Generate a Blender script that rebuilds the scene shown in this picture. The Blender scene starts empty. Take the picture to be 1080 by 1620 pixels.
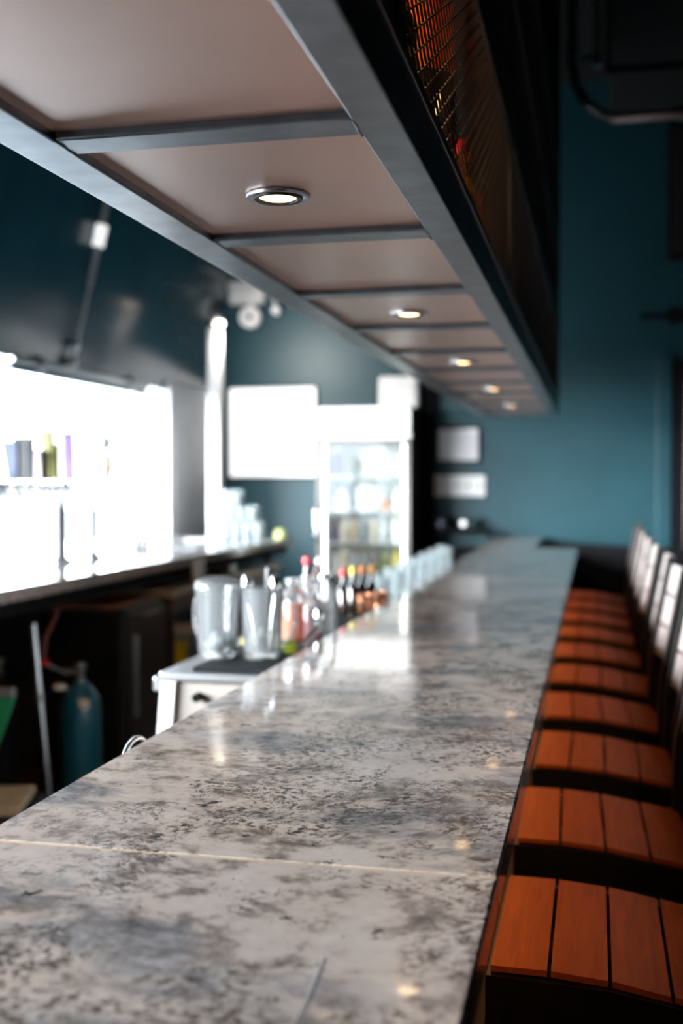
import bpy, bmesh, math, random
from mathutils import Vector, Matrix
random.seed(7)
PI = math.pi
S = bpy.context.scene
COL = S.collection

# ------------------------------------------------------------------ camera
cd = bpy.data.cameras.new('camera'); cam = bpy.data.objects.new('camera', cd); COL.objects.link(cam)
cd.sensor_fit = 'HORIZONTAL'; cd.sensor_width = 24.0; cd.lens = 24.0*1790/1080
cam.location = (0, 0, 1.59)
cam.rotation_euler = (math.radians(90-1.536), 0, math.radians(12.6))
cd.clip_start = 0.02; cd.clip_end = 300
cd.dof.use_dof = True; cd.dof.focus_distance = 1.85; cd.dof.aperture_fstop = 2.0; cd.dof.aperture_blades = 9
S.camera = cam

# ------------------------------------------------------------------ sky, daylight and exposure
WORLD_STRENGTH = 14.0
w = bpy.data.worlds.new('sky'); S.world = w; w.use_nodes = True
bg = w.node_tree.nodes['Background']; bg.inputs[0].default_value = (0.76, 0.90, 1.0, 1); bg.inputs[1].default_value = WORLD_STRENGTH
def portal(name, loc, rot, sx, sy):
    l = bpy.data.lights.new(name, 'AREA'); l.shape = 'RECTANGLE'; l.size = sx; l.size_y = sy
    l.cycles.is_portal = True
    o = bpy.data.objects.new(name, l); o.location = loc; o.rotation_euler = rot; COL.objects.link(o)
portal('window_daylight', (-4.14, 3.47, 1.81), (0, -PI/2, 0), 1.40, 11.94)
sl_ = bpy.data.lights.new('hazy_sun', 'SUN'); sl_.energy = 38.0; sl_.angle = math.radians(50); sl_.color = (.96, .98, 1.0)
so = bpy.data.objects.new('hazy_sun', sl_); COL.objects.link(so)
so.rotation_euler = Vector((-.70, -.70, .14)).to_track_quat('Z', 'Y').to_euler()
S.view_settings.view_transform = 'Standard'; S.view_settings.look = 'None'
S.view_settings.gamma = 1; S.view_settings.use_curve_mapping = False
S.view_settings.exposure = 0.0
S.cycles.max_bounces = 10; S.cycles.diffuse_bounces = 4; S.cycles.glossy_bounces = 4
S.cycles.transparent_max_bounces = 24; S.cycles.transmission_bounces = 6
S.cycles.sample_clamp_indirect = 6.0; S.cycles.use_denoising = True
S.cycles.caustics_reflective = False; S.cycles.caustics_refractive = False

# ------------------------------------------------------------------ materials
def nodes(name):
    m = bpy.data.materials.new(name); m.use_nodes = True
    nt = m.node_tree; return m, nt, nt.nodes['Principled BSDF']
def N(nt, t, **k):
    n = nt.nodes.new(t)
    for a, b in k.items():
        if a in n.inputs: n.inputs[a].default_value = b
        else: setattr(n, a, b)
    return n
def ramp(nt, fac, stops):
    r = nt.nodes.new('ShaderNodeValToRGB'); e = r.color_ramp.elements
    while len(e) < len(stops): e.new(0.5)
    for i, (p, c) in enumerate(stops):
        e[i].position = p; e[i].color = (*c, 1) if len(c) == 3 else c
    nt.links.new(fac, r.inputs[0]); return r
def mixc(nt, fac, a, b, mode='MIX'):
    m = nt.nodes.new('ShaderNodeMix'); m.data_type = 'RGBA'; m.blend_type = mode
    for s, v in ((0, fac), (6, a), (7, b)):
        if hasattr(v, 'links'): nt.links.new(v, m.inputs[s])
        elif s == 0: m.inputs[0].default_value = v
        else: m.inputs[s].default_value = (*v, 1)
    return m.outputs[2]
def pm(name, col, rough=0.5, metal=0.0, coat=0.0, var=0.12, scale=9.0, bump=0.0, emis=None, es=0, spec=None, stretch=None):
    m, nt, p = nodes(name)
    tc = N(nt, 'ShaderNodeTexCoord'); mp = N(nt, 'ShaderNodeMapping')
    nt.links.new(tc.outputs['Object'], mp.inputs[0])
    if stretch: mp.inputs['Scale'].default_value = stretch
    no = N(nt, 'ShaderNodeTexNoise', Scale=scale, Detail=4.0); nt.links.new(mp.outputs[0], no.inputs['Vector'])
    lo = tuple(c*(1-var) for c in col); hi = tuple(min(1, c*(1+var)) for c in col)
    r = ramp(nt, no.outputs[0], [(0.3, lo), (0.7, hi)])
    nt.links.new(r.outputs[0], p.inputs['Base Color'])
    p.inputs['Roughness'].default_value = rough; p.inputs['Metallic'].default_value = metal
    p.inputs['Coat Weight'].default_value = coat; p.inputs['Coat Roughness'].default_value = 0.08
    if spec is not None: p.inputs['Specular IOR Level'].default_value = spec
    if bump:
        b = N(nt, 'ShaderNodeBump', Strength=bump, Distance=0.002); nt.links.new(no.outputs[0], b.inputs['Height'])
        nt.links.new(b.outputs[0], p.inputs['Normal'])
    if emis:
        p.inputs['Emission Color'].default_value = (*emis, 1); p.inputs['Emission Strength'].default_value = es
    return m
def glassm(name, tint=(1, 1, 1), body=0.12, bodycol=(0.85, 0.93, 0.95), rough=0.03, ior=1.45):
    m, nt, p = nodes(name); nt.nodes.remove(p); out = nt.nodes['Material Output']
    t = N(nt, 'ShaderNodeBsdfTransparent'); t.inputs[0].default_value = (*tint, 1)
    d = N(nt, 'ShaderNodeBsdfTranslucent'); d.inputs[0].default_value = (*bodycol, 1)
    d2 = N(nt, 'ShaderNodeBsdfDiffuse'); d2.inputs[0].default_value = (*bodycol, 1)
    dm = N(nt, 'ShaderNodeMixShader'); dm.inputs[0].default_value = 0.5
    nt.links.new(d.outputs[0], dm.inputs[1]); nt.links.new(d2.outputs[0], dm.inputs[2])
    no = N(nt, 'ShaderNodeTexNoise', Scale=30.0)
    r = ramp(nt, no.outputs[0], [(0.35, (body*0.85,)*3), (0.7, (min(1, body*1.15),)*3)])
    m1 = N(nt, 'ShaderNodeMixShader'); nt.links.new(r.outputs[0], m1.inputs[0])
    nt.links.new(t.outputs[0], m1.inputs[1]); nt.links.new(dm.outputs[0], m1.inputs[2])
    g = N(nt, 'ShaderNodeBsdfGlossy'); g.inputs['Roughness'].default_value = rough
    f = N(nt, 'ShaderNodeFresnel', IOR=ior)
    m2 = N(nt, 'ShaderNodeMixShader'); nt.links.new(f.outputs[0], m2.inputs[0])
    nt.links.new(m1.outputs[0], m2.inputs[1]); nt.links.new(g.outputs[0], m2.inputs[2])
    nt.links.new(m2.outputs[0], out.inputs[0]); return m

def stone(name):
    m, nt, p = nodes(name); L = nt.links.new
    tc = N(nt, 'ShaderNodeTexCoord'); mp = N(nt, 'ShaderNodeMapping'); L(tc.outputs['Object'], mp.inputs[0])
    P = mp.outputs[0]
    # slow drift that bends the other patterns
    wn = N(nt, 'ShaderNodeTexNoise', Scale=2.2, Detail=3.0); L(P, wn.inputs['Vector'])
    sub = N(nt, 'ShaderNodeVectorMath', operation='SUBTRACT'); L(wn.outputs['Color'], sub.inputs[0]); sub.inputs[1].default_value = (.5, .5, .5)
    sc = N(nt, 'ShaderNodeVectorMath', operation='SCALE'); L(sub.outputs[0], sc.inputs[0]); sc.inputs['Scale'].default_value = 0.16
    ad = N(nt, 'ShaderNodeVectorMath', operation='ADD'); L(P, ad.inputs[0]); L(sc.outputs[0], ad.inputs[1])
    W = ad.outputs[0]
    def noise(scale, det, rough=0.6, vec=W, rot=None, st=None):
        mm = N(nt, 'ShaderNodeMapping'); L(vec, mm.inputs[0])
        if rot: mm.inputs['Rotation'].default_value = (0, 0, rot)
        if st: mm.inputs['Scale'].default_value = st
        n = N(nt, 'ShaderNodeTexNoise', Scale=scale, Detail=det, Roughness=rough); L(mm.outputs[0], n.inputs['Vector'])
        return n.outputs[0]
    big = noise(3.1, 4.0, 0.55)
    base = ramp(nt, noise(11.0, 9.0, 0.68), [(0.34, (.20, .16, .14)), (0.42, (.46, .37, .32)), (0.48, (.76, .62, .54)), (0.64, (.88, .75, .67))])
    # cool grey drifting bands
    bandf = ramp(nt, noise(2.4, 6.0, 0.62, rot=0.6, st=(1.0, 1.9, 1)), [(0.53, (0, 0, 0)), (0.64, (.8, .8, .8))])
    grey = ramp(nt, noise(24, 8.0, 0.75), [(0.36, (.06, .06, .07)), (0.50, (.22, .22, .24)), (0.64, (.55, .53, .53))])
    c1 = mixc(nt, bandf.outputs[0], base.outputs[0], grey.outputs[0])
    # brown flecks, dense in patches
    fl = noise(75, 8.0, 0.78)
    flm = ramp(nt, fl, [(0.49, (0, 0, 0)), (0.54, (1, 1, 1))])
    patch = ramp(nt, noise(5.2, 7.0, 0.68, st=(1.2, 0.9, 1)), [(0.46, (.0,)*3), (0.56, (1, 1, 1))])
    fm = N(nt, 'ShaderNodeMath', operation='MULTIPLY'); L(flm.outputs[0], fm.inputs[0]); L(patch.outputs[0], fm.inputs[1])
    fcol = ramp(nt, noise(9, 3.0), [(0.4, (.075, .048, .036)), (0.6, (.16, .115, .09))])
    c2 = mixc(nt, fm.outputs[0], c1, fcol.outputs[0])
    # larger dark brown blots
    bl = ramp(nt, noise(19, 7.0, 0.70), [(0.62, (0, 0, 0)), (0.65, (1, 1, 1))])
    c3 = mixc(nt, bl.outputs[0], c2, (.085, .068, .06))
    # broad tint
    tint = ramp(nt, big, [(0.35, (.95, .96, 1.0)), (0.65, (1.0, .95, .90))])
    c4 = mixc(nt, 1.0, c3, tint.outputs[0], 'MULTIPLY')
    L(c4, p.inputs['Base Color'])
    rr = ramp(nt, fm.outputs[0], [(0.0, (.09,)*3), (1.0, (.22,)*3)]); L(rr.outputs[0], p.inputs['Roughness'])
    p.inputs['Coat Weight'].default_value = 0.5; p.inputs['Coat Roughness'].default_value = 0.03
    b = N(nt, 'ShaderNodeBump', Strength=0.05, Distance=0.001); L(fl, b.inputs['Height']); L(b.outputs[0], p.inputs['Normal'])
    return m

def copper_sheet():
    m, nt, p = nodes('brushed_copper_sheet'); L = nt.links.new
    tc = N(nt, 'ShaderNodeTexCoord'); P = tc.outputs['Object']
    a = N(nt, 'ShaderNodeTexNoise', Scale=3.0, Detail=6.0); L(P, a.inputs['Vector'])
    col = ramp(nt, a.outputs[0], [(0.3, (.60, .37, .29)), (0.7, (.70, .46, .38))])
    mp = N(nt, 'ShaderNodeMapping'); L(P, mp.inputs[0]); mp.inputs['Scale'].default_value = (260, 30, 1); mp.inputs['Rotation'].default_value = (0, 0, 0.5)
    s = N(nt, 'ShaderNodeTexNoise', Scale=1.0, Detail=4.0); L(mp.outputs[0], s.inputs['Vector'])
    sm = ramp(nt, s.outputs[0], [(0.70, (0, 0, 0)), (0.76, (1, 1, 1))])
    blot = N(nt, 'ShaderNodeTexNoise', Scale=5.0, Detail=3.0); L(P, blot.inputs['Vector'])
    bm_ = ramp(nt, blot.outputs[0], [(0.5, (0, 0, 0)), (0.65, (.6,)*3)])
    mu = N(nt, 'ShaderNodeMath', operation='MULTIPLY'); L(sm.outputs[0], mu.inputs[0]); L(bm_.outputs[0], mu.inputs[1])
    c = mixc(nt, mu.outputs[0], col.outputs[0], (.75, .66, .6)); L(c, p.inputs['Base Color'])
    p.inputs['Metallic'].default_value = 0.85; p.inputs['Coat Weight'].default_value = 1.0; p.inputs['Coat Roughness'].default_value = 0.30
    rr = ramp(nt, a.outputs[0], [(0.3, (.38,)*3), (0.7, (.50,)*3)]); L(rr.outputs[0], p.inputs['Roughness'])
    f = N(nt, 'ShaderNodeTexNoise', Scale=420.0, Detail=2.0); L(P, f.inputs['Vector'])
    b = N(nt, 'ShaderNodeBump', Strength=0.35, Distance=0.0006); L(f.outputs[0], b.inputs['Height']); L(b.outputs[0], p.inputs['Normal'])
    return m

def wood(name, c1, c2, rough=0.35, coat=0.3, scale=(30, 2.0, 30)):
    m, nt, p = nodes(name); L = nt.links.new
    tc = N(nt, 'ShaderNodeTexCoord'); mp = N(nt, 'ShaderNodeMapping'); L(tc.outputs['Object'], mp.inputs[0]); mp.inputs['Scale'].default_value = scale
    n = N(nt, 'ShaderNodeTexNoise', Scale=1.6, Detail=7.0, Distortion=0.6); L(mp.outputs[0], n.inputs['Vector'])
    r = ramp(nt, n.outputs[0], [(0.3, c1), (0.7, c2)]); L(r.outputs[0], p.inputs['Base Color'])
    p.inputs['Roughness'].default_value = rough; p.inputs['Coat Weight'].default_value = coat; p.inputs['Coat Roughness'].default_value = 0.25
    b = N(nt, 'ShaderNodeBump', Strength=0.12, Distance=0.001); L(n.outputs[0], b.inputs['Height']); L(b.outputs[0], p.inputs['Normal'])
    return m
def planks():
    m, nt, p = nodes('dark_floor_planks'); L = nt.links.new
    tc = N(nt, 'ShaderNodeTexCoord'); mp = N(nt, 'ShaderNodeMapping'); L(tc.outputs['Object'], mp.inputs[0]); mp.inputs['Rotation'].default_value = (0, 0, PI/2)
    b = N(nt, 'ShaderNodeTexBrick'); L(mp.outputs[0], b.inputs[0]); b.inputs['Scale'].default_value = 1
    b.inputs['Brick Width'].default_value = 1.4; b.inputs['Row Height'].default_value = .14; b.inputs['Mortar Size'].default_value = .004
    b.inputs['Color1'].default_value = (.045, .028, .02, 1); b.inputs['Color2'].default_value = (.075, .045, .03, 1); b.inputs['Mortar'].default_value = (.01, .008, .006, 1)
    L(b.outputs[0], p.inputs['Base Color']); p.inputs['Roughness'].default_value = .35
    return m
def translucent(name, col, tr=0.6, rough=0.1):
    m, nt, p = nodes(name); out = nt.nodes['Material Output']
    no = N(nt, 'ShaderNodeTexNoise', Scale=14.0)
    r = ramp(nt, no.outputs[0], [(0.3, tuple(c*.7 for c in col)), (0.7, col)])
    nt.links.new(r.outputs[0], p.inputs['Base Color']); p.inputs['Roughness'].default_value = rough
    t = N(nt, 'ShaderNodeBsdfTranslucent'); nt.links.new(r.outputs[0], t.inputs[0])
    mx = N(nt, 'ShaderNodeMixShader'); mx.inputs[0].default_value = tr
    nt.links.new(p.outputs[0], mx.inputs[1]); nt.links.new(t.outputs[0], mx.inputs[2]); nt.links.new(mx.outputs[0], out.inputs[0])
    return m

M = {
 'stone': stone('mottled_granite'), 'stone_back': pm('grey_speckled_stone', (.34, .33, .33), .10, var=.45, scale=26, coat=.4),
 'copper': copper_sheet(),
 'steel': pm('blue_grey_steel', (.19, .225, .26), .32, 1.0, var=.2, scale=14, bump=.3),
 'blacksteel': pm('black_painted_steel', (.012, .011, .010), .45, 0.2, var=.3, scale=20),
 'meshsteel': pm('dark_expanded_metal', (.014, .012, .011), .6, .3, var=.3, scale=60),
 'darkwood': wood('dark_stained_wood', (.035, .016, .008), (.075, .035, .018)),
 'brownmetal': pm('brown_back_panel', (.10, .045, .02), .55, .2, var=.4, scale=6),
 'teal': pm('teal_wall_paint', (.0085, .054, .071), .45, var=.08, scale=3, bump=.15, spec=.4),
 'ceil': pm('black_ceiling_paint', (.010, .010, .010), .8, var=.3, scale=4),
 'charcoal': pm('charcoal_wall_paint', (.018, .022, .026), .6, var=.2, scale=3),
 'navy': pm('glossy_dark_navy_panel', (.010, .050, .075), .20, var=.15, scale=2, coat=.0, spec=.3),
 'whitetrim': pm('white_trim_paint', (.74, .74, .74), .4, var=.04, scale=5),
 'greytrim': pm('pale_grey_panel_paint', (.78, .78, .79), .5, var=.05, scale=5),
 'board': pm('whiteboard_surface', (.90, .90, .93), .25, var=.03, scale=4),
 'black': pm('matte_black', (.006, .006, .007), .8, spec=.1, var=.2, scale=12),
 'blackplastic': pm('black_plastic', (.02, .02, .022), .3, var=.2, scale=12),
 'rubber': pm('black_rubber_mat', (.012, .014, .016), .85, var=.3, scale=90, bump=.8, spec=.15),
 'chrome': pm('polished_chrome', (.80, .83, .85), .12, 1.0, var=.06, scale=8),
 'satin': pm('brushed_stainless', (.58, .60, .62), .3, 1.0, var=.12, scale=6, stretch=(1, 30, 30)),
 'darksatin': pm('dark_satin_steel', (.16, .16, .17), .35, .8, var=.15, scale=6),
 'whitepl': pm('white_plastic', (.88, .89, .89), .35, var=.04, scale=8),
 'doorframe': pm('warm_grey_door_frame', (.16, .15, .14), .5, var=.05),
 'beige': pm('beige_painted_metal', (.36, .335, .305), .4, var=.05, scale=4),
 'orangewood': wood('orange_stained_wood', (.47, .085, .003), (.66, .135, .004), .6, .0, (40, 3, 40)),
 'laminate': wood('greyish_brown_slat', (.40, .33, .31), (.52, .45, .42), .35, .6, (40, 3, 40)),
 'lightwood': wood('pale_wood_board', (.42, .33, .22), (.62, .50, .36), .4),
 'brownwood': wood('reddish_wood_board', (.22, .08, .03), (.34, .13, .05), .4),
 'floor': planks(), 'concrete': pm('paving_concrete', (.20, .20, .195), .8, var=.1, scale=2),
 'bluecyl': pm('blue_cylinder_paint', (.006, .075, .115), .3, var=.12, scale=6, coat=.4),
 'red': pm('glossy_red', (.62, .02, .03), .2, var=.1), 'copperm': pm('hammered_copper', (.36, .17, .10), .25, 1.0, var=.2, scale=70, bump=.8),
 'green': pm('green_plastic', (.03, .36, .16), .4, var=.08), 'yellow': pm('yellow_paint', (.75, .55, .03), .4, var=.1),
 'lemon': pm('lemon_peel', (.80, .66, .10), .4, var=.1, scale=80, bump=.6), 'lime': pm('lime_peel', (.45, .55, .05), .4, var=.1, scale=80, bump=.6),
 'glass': glassm('clear_glass', (.96, .985, .99), .24, (.82, .93, .96)),
 'plastic_clear': glassm('clear_ribbed_plastic', (.97, .985, .985), .17, (.93, .97, 1.0), .02, 1.32),
 'fridge_glass': glassm('fridge_door_glass', (.93, .96, .96), .03, (.8, .85, .85)),
 'ice': glassm('crushed_ice', (.98, 1, 1), .5, (.92, .97, 1)),
 'amber': translucent('amber_spirit', (.95, .26, .02)), 'gold': translucent('golden_spirit', (.98, .58, .06)),
 'redliq': translucent('red_syrup', (.70, .03, .03)), 'orangeliq': translucent('orange_juice', (.98, .30, .05)),
 'darkglass': pm('dark_bottle_glass', (.012, .008, .006), .08, var=.3, coat=.6),
 'cream': pm('cream_paper', (.72, .64, .50), .6, var=.08, scale=40), 'ink': pm('black_ink', (.02, .02, .02), .6),
 'orange': pm('orange_plastic', (.85, .24, .02), .35, var=.1), 'grey': pm('grey_plastic', (.25, .27, .29), .4, var=.1),
 'pink': pm('pale_pink_board', (.72, .60, .60), .5, var=.08), 'purple': pm('purple_board', (.13, .08, .22), .4, var=.1),
 'olive': pm('olive_board', (.12, .12, .03), .4, var=.15), 'palegreen': pm('pale_green_board', (.36, .40, .14), .4, var=.1),
 'navyblue': pm('navy_board', (.02, .035, .085), .4, var=.15), 'maroon': pm('maroon_board', (.14, .04, .04), .4, var=.15),
 'tan': pm('tan_cardboard', (.50, .38, .24), .7, var=.1), 'stopperred': pm('clear_red_plastic', (.75, .03, .05), .15, var=.1),
 'leafhedge': pm('hedge_leaves', (.20, .32, .12), .8, var=.5, scale=8),
}
def emit(name, col, s):
    return pm(name, (.8, .8, .8), .4, emis=col, es=s, var=.02)
M['lamp'] = emit('warm_lamp_glow', (1.0, .64, .30), 10.0)
M['sign'] = emit('white_with_added_glow', (1.0, 1.0, 1.0), .9)  # glow put into the material for window glare, not a backlit surface
M['header'] = emit('backlit_header_acrylic', (.97, 1.0, 1.0), 1.1)
M['fridge_led'] = emit('fridge_light_strip', (1, .99, .95), 11.0)
M['rackfill'] = emit('added_bottle_glow', (1.0, .55, .22), 300.0)
M['ledstrip'] = emit('warm_strip_glow', (1.0, .45, .14), 9.0)
M['spot'] = emit('spot_lamp_glow', (1.0, .80, .60), 6.0)

# ------------------------------------------------------------------ mesh helpers
class MB:
    def __init__(s): s.bm = bmesh.new()
    def box(s, x0, x1, y0, y1, z0, z1, bev=0.0, mat=None):
        r = bmesh.ops.create_cube(s.bm, size=1)
        vs = r['verts']
        for v in vs:
            v.co = Vector(((x0+x1)/2+v.co.x*(x1-x0), (y0+y1)/2+v.co.y*(y1-y0), (z0+z1)/2+v.co.z*(z1-z0)))
        if bev:
            es = list({e for v in vs for e in v.link_edges})
            g = bmesh.ops.bevel(s.bm, geom=es, offset=bev, segments=2, affect='EDGES', profile=.5)
            vs = list({v for f in g['faces'] for v in f.verts} | {v for v in vs if v.is_valid})
        if mat is not None:
            for v in vs: v.co = mat @ v.co
        return s
    def hexa(s, b, t):
        vb = [s.bm.verts.new(p) for p in b]; vt = [s.bm.verts.new(p) for p in t]; n = len(b)
        s.bm.faces.new(vb[::-1]); s.bm.faces.new(vt)
        for i in range(n): s.bm.faces.new((vb[i], vb[(i+1) % n], vt[(i+1) % n], vt[i]))
        return s
    def lathe(s, prof, c=(0, 0, 0), n=24, rib=0.0, ribs=0, closed=False):
        rings = []
        for r, z in prof:
            if r <= 1e-6: rings.append([s.bm.verts.new((c[0], c[1], c[2]+z))]); continue
            ring = []
            for i in range(n):
                a = 2*PI*i/n; rr = r*(1+(rib*math.cos(a*ribs) if ribs else 0))
                ring.append(s.bm.verts.new((c[0]+rr*math.cos(a), c[1]+rr*math.sin(a), c[2]+z)))
            rings.append(ring)
        for a, b in zip(rings, rings[1:]):
            for i in range(n):
                j = (i+1) % n
                if len(a) == 1 and len(b) == 1: continue
                if len(a) == 1: s.bm.faces.new((a[0], b[i], b[j]))
                elif len(b) == 1: s.bm.faces.new((a[i], a[j], b[0]))
                else: s.bm.faces.new((a[i], a[j], b[j], b[i]))
        return s
    def tube(s, pts, r, n=10, cap=True):
        pts = [Vector(p) for p in pts]; rings = []; ref = None
        for i, p in enumerate(pts):
            d = (pts[min(i+1, len(pts)-1)]-pts[max(i-1, 0)]).normalized()
            if ref is None: ref = Vector((0, 0, 1)) if abs(d.z) < .9 else Vector((1, 0, 0))
            u = d.cross(ref).normalized(); v = u.cross(d).normalized(); ref = v
            rr = r[i] if isinstance(r, (list, tuple)) else r
            rings.append([s.bm.verts.new(p+(u*math.cos(2*PI*k/n)+v*math.sin(2*PI*k/n))*rr) for k in range(n)])
        for a, b in zip(rings, rings[1:]):
            for k in range(n): s.bm.faces.new((a[k], b[k], b[(k+1) % n], a[(k+1) % n]))
        if cap: s.bm.faces.new(rings[0]); s.bm.faces.new(rings[-1][::-1])
        return s
    def bar(s, a, b, w, t):
        a, b = Vector(a), Vector(b); d = (b-a).normalized()
        up = Vector((0, 0, 1)) if abs(d.z) < .95 else Vector((1, 0, 0))
        u = d.cross(up).normalized(); v = u.cross(d).normalized()
        q = [u*w/2+v*t/2, -u*w/2+v*t/2, -u*w/2-v*t/2, u*w/2-v*t/2]
        return s.hexa([a+k for k in q], [b+k for k in q])
    def build(s, name, mat, parent=None, smooth=False, mod=None):
        bmesh.ops.recalc_face_normals(s.bm, faces=s.bm.faces)
        me = bpy.data.meshes.new(name); s.bm.to_mesh(me); s.bm.free()
        if parent is not None and parent.type == 'EMPTY' or (parent is not None and parent.parent is not None):
            pass
        me.materials.append(mat if not isinstance(mat, str) else M[mat])
        if smooth:
            for f in me.polygons: f.use_smooth = True
            try: me.set_sharp_from_angle(angle=math.radians(38))
            except Exception: pass
        o = bpy.data.objects.new(name, me); COL.objects.link(o)
        if parent: o.parent = parent
        if mod: mod(o)
        return o
def tag(o, label=None, cat=None, group=None, kind=None):
    if label: o['label'] = label
    if cat: o['category'] = cat
    if group: o['group'] = group
    if kind: o['kind'] = kind
    return o
def empty(name, label, cat, loc=(0, 0, 0), rz=0, group=None):
    o = bpy.data.objects.new(name, None); COL.objects.link(o); o.location = loc; o.rotation_euler = (0, 0, rz)
    o.empty_display_size = .05
    return tag(o, label, cat, group)
def origin(o, loc):
    """moves a one-mesh thing whose mesh was made about its own base"""
    o.location = loc; return o
def dup(root, loc, label=None, group=None, rz=None):
    r = root.copy(); COL.objects.link(r); r.location = loc
    if rz is not None: r.rotation_euler = (0, 0, rz)
    if label: r['label'] = label
    if group: r['group'] = group
    def rec(a, b):
        for ch in list(a.children):
            c = ch.copy(); COL.objects.link(c); c.parent = b; rec(ch, c)
    kids = list(root.children)
    for ch in kids:
        c = ch.copy(); COL.objects.link(c); c.parent = r
        for g in list(ch.children):
            d = g.copy(); COL.objects.link(d); d.parent = c
    return r
ORD = ['first', 'second', 'third', 'fourth', 'fifth', 'sixth', 'seventh', 'eighth', 'ninth', 'tenth', 'eleventh', 'twelfth', 'thirteenth', 'fourteenth']
def struct(name, mb, mat, parent=None):
    o = mb.build(name, mat, parent)
    if not parent: o['kind'] = 'structure'
    return o

# ------------------------------------------------------------------ the room
XR, Y0, YB, ZC = 4.2, -3.2, 10.8, 5.3
struct('floor', MB().box(-4.14, XR, Y0, YB+.2, -.1, 0), 'floor')
struct('ceiling', MB().box(-4.3, XR+.2, Y0-.2, YB+.2, ZC, ZC+.15), 'ceil')
struct('wall_back', MB().box(-4.3, XR+.2, YB, YB+.2, 0, ZC), 'teal')
struct('wall_right', MB().box(XR, XR+.2, Y0, YB, 0, ZC), 'charcoal')
struct('wall_front', MB().box(-4.3, XR+.2, Y0-.2, Y0, 0, ZC), 'charcoal')
# left wall: low part under the counter, solid part beside the camera, upper part, stub by the corner
struct('wall_left', MB().box(-4.14, -3.70, Y0, YB, 0, 1.04).box(-4.14, -3.66, Y0, -2.5, 1.04, ZC)
       .box(-4.14, -3.70, -2.5, 9.44, 3.9, ZC).box(-4.14, -3.70, 9.44, YB, 1.04, ZC), 'charcoal')
struct('trim_1', MB().box(-4.14, -3.74, -2.5, 9.44, 2.5, 2.62), 'charcoal')      # head of the opening
# white end of the opening and the pale grey panel on the wall between it and the corner
struct('trim_5', MB().box(-4.12, -3.70, 9.40, 9.44, 1.126, 2.5, .003), 'whitetrim')
rv = MB().box(-3.70, -3.675, 9.40, 10.46, 1.07, 2.49, .002).box(-3.675, -3.655, 9.405, 9.50, 1.12, 2.48, .004).box(-3.675, -3.66, 9.58, 10.33, 1.14, 2.46, .006)
struct('trim_2', rv, 'greytrim')
struct('trim_3', MB().box(-3.25, -3.135, 9.24, 9.36, 0, 2.92, .02), 'whitetrim')
# teal corner strip and black doorway to the right
struct('trim_4', MB().box(.555, .68, YB-.05, YB, 0, 2.77, .006), 'teal')
dr = struct('door_1', MB().box(.685, 1.75, YB-.04, YB, 0, 2.70, .004), 'black')
MB().box(.80, 1.62, YB-.055, YB-.04, .2, 2.5, .006).build('door_panel', 'blackplastic', dr)
MB().tube([(.78, YB-.055, 1.0), (.78, YB-.11, 1.0), (.90, YB-.11, 1.0)], .011).build('door_handle', 'satin', dr, True)

# outside: ground, and low pale buildings far off
struct('terrace', MB().box(-60, -4.14, -40, 60, -.25, -.05), 'concrete').name = 'ground'
def far_building(x, y, w, d, h, label):
    b = empty('building', label, 'building', (x, y, -.05))
    MB().box(0, w, 0, d, 0, h).build('wall', 'concrete', b)
    MB().box(-.3, w+.3, -.3, d+.3, h, h+.25).build('roof', 'grey', b)
    for k in range(int(d//3)):
        f = MB().box(w, w+.04, 1+k*3, 2.4+k*3, 1.0, 2.2).build('window', 'grey', b)
far_building(-46, 30, 8, 18, 3.2, 'low pale building far outside the bar window')
def hedge(x, y, l, label):
    m = MB()
    for k in range(int(l*3)):
        r = random.uniform(.5, .8)
        bmesh.ops.create_icosphere(m.bm, subdivisions=2, radius=r, matrix=Matrix.Translation((random.uniform(-.25, .25), k/3, random.uniform(.3, 1.0))))
    for v in m.bm.verts: v.co += Vector((random.uniform(-.07, .07), random.uniform(-.07, .07), random.uniform(-.07, .07)))
    o = m.build('hedge', 'leafhedge'); o.location = (x, y, -.05); tag(o, label, 'hedge')
hedge(-30, 34, 7, 'rounded green hedge on the paving outside the window')

# ------------------------------------------------------------------ leaning navy panel above the opening
pn = empty('awning_panel', 'leaning glossy dark navy panel above the bright serving window', 'panel', (0, -2.45, 2.4))
LB, LT, ZT = -3.70, -3.34, 3.92
def lean(z): return LB+(LT-LB)*(z-2.4)/(ZT-2.4)
m = MB(); m.hexa([(LB, 0, 0), (LB, 12.87, 0), (LB-.04, 12.87, 0), (LB-.04, 0, 0)], [(LT, 0, ZT-2.4), (LT, 12.87, ZT-2.4), (LT-.04, 12.87, ZT-2.4), (LT-.04, 0, ZT-2.4)])
m.build('panel', 'navy', pn)
MB().box(LT-.34, LT, 0, 12.87, ZT-2.4, ZT-2.34).build('top_ledge', 'black', pn)
MB().box(LB-.035, LB+.015, 9.15, 11.43, -.085, -.035, .004).build('lower_trim', 'navy', pn)
o = MB().box(LB-.03, LB+.035, 9.15, 11.43, -.035, .012, .008).build('rail', 'satin', pn); tag(o, 'shiny metal rail')
for k, y in enumerate((9.5, 11.05)):
    MB().box(LB-.03, LB+.05, y, y+.06, -.06, .04, .008).build('hinge', 'satin', pn)
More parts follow.
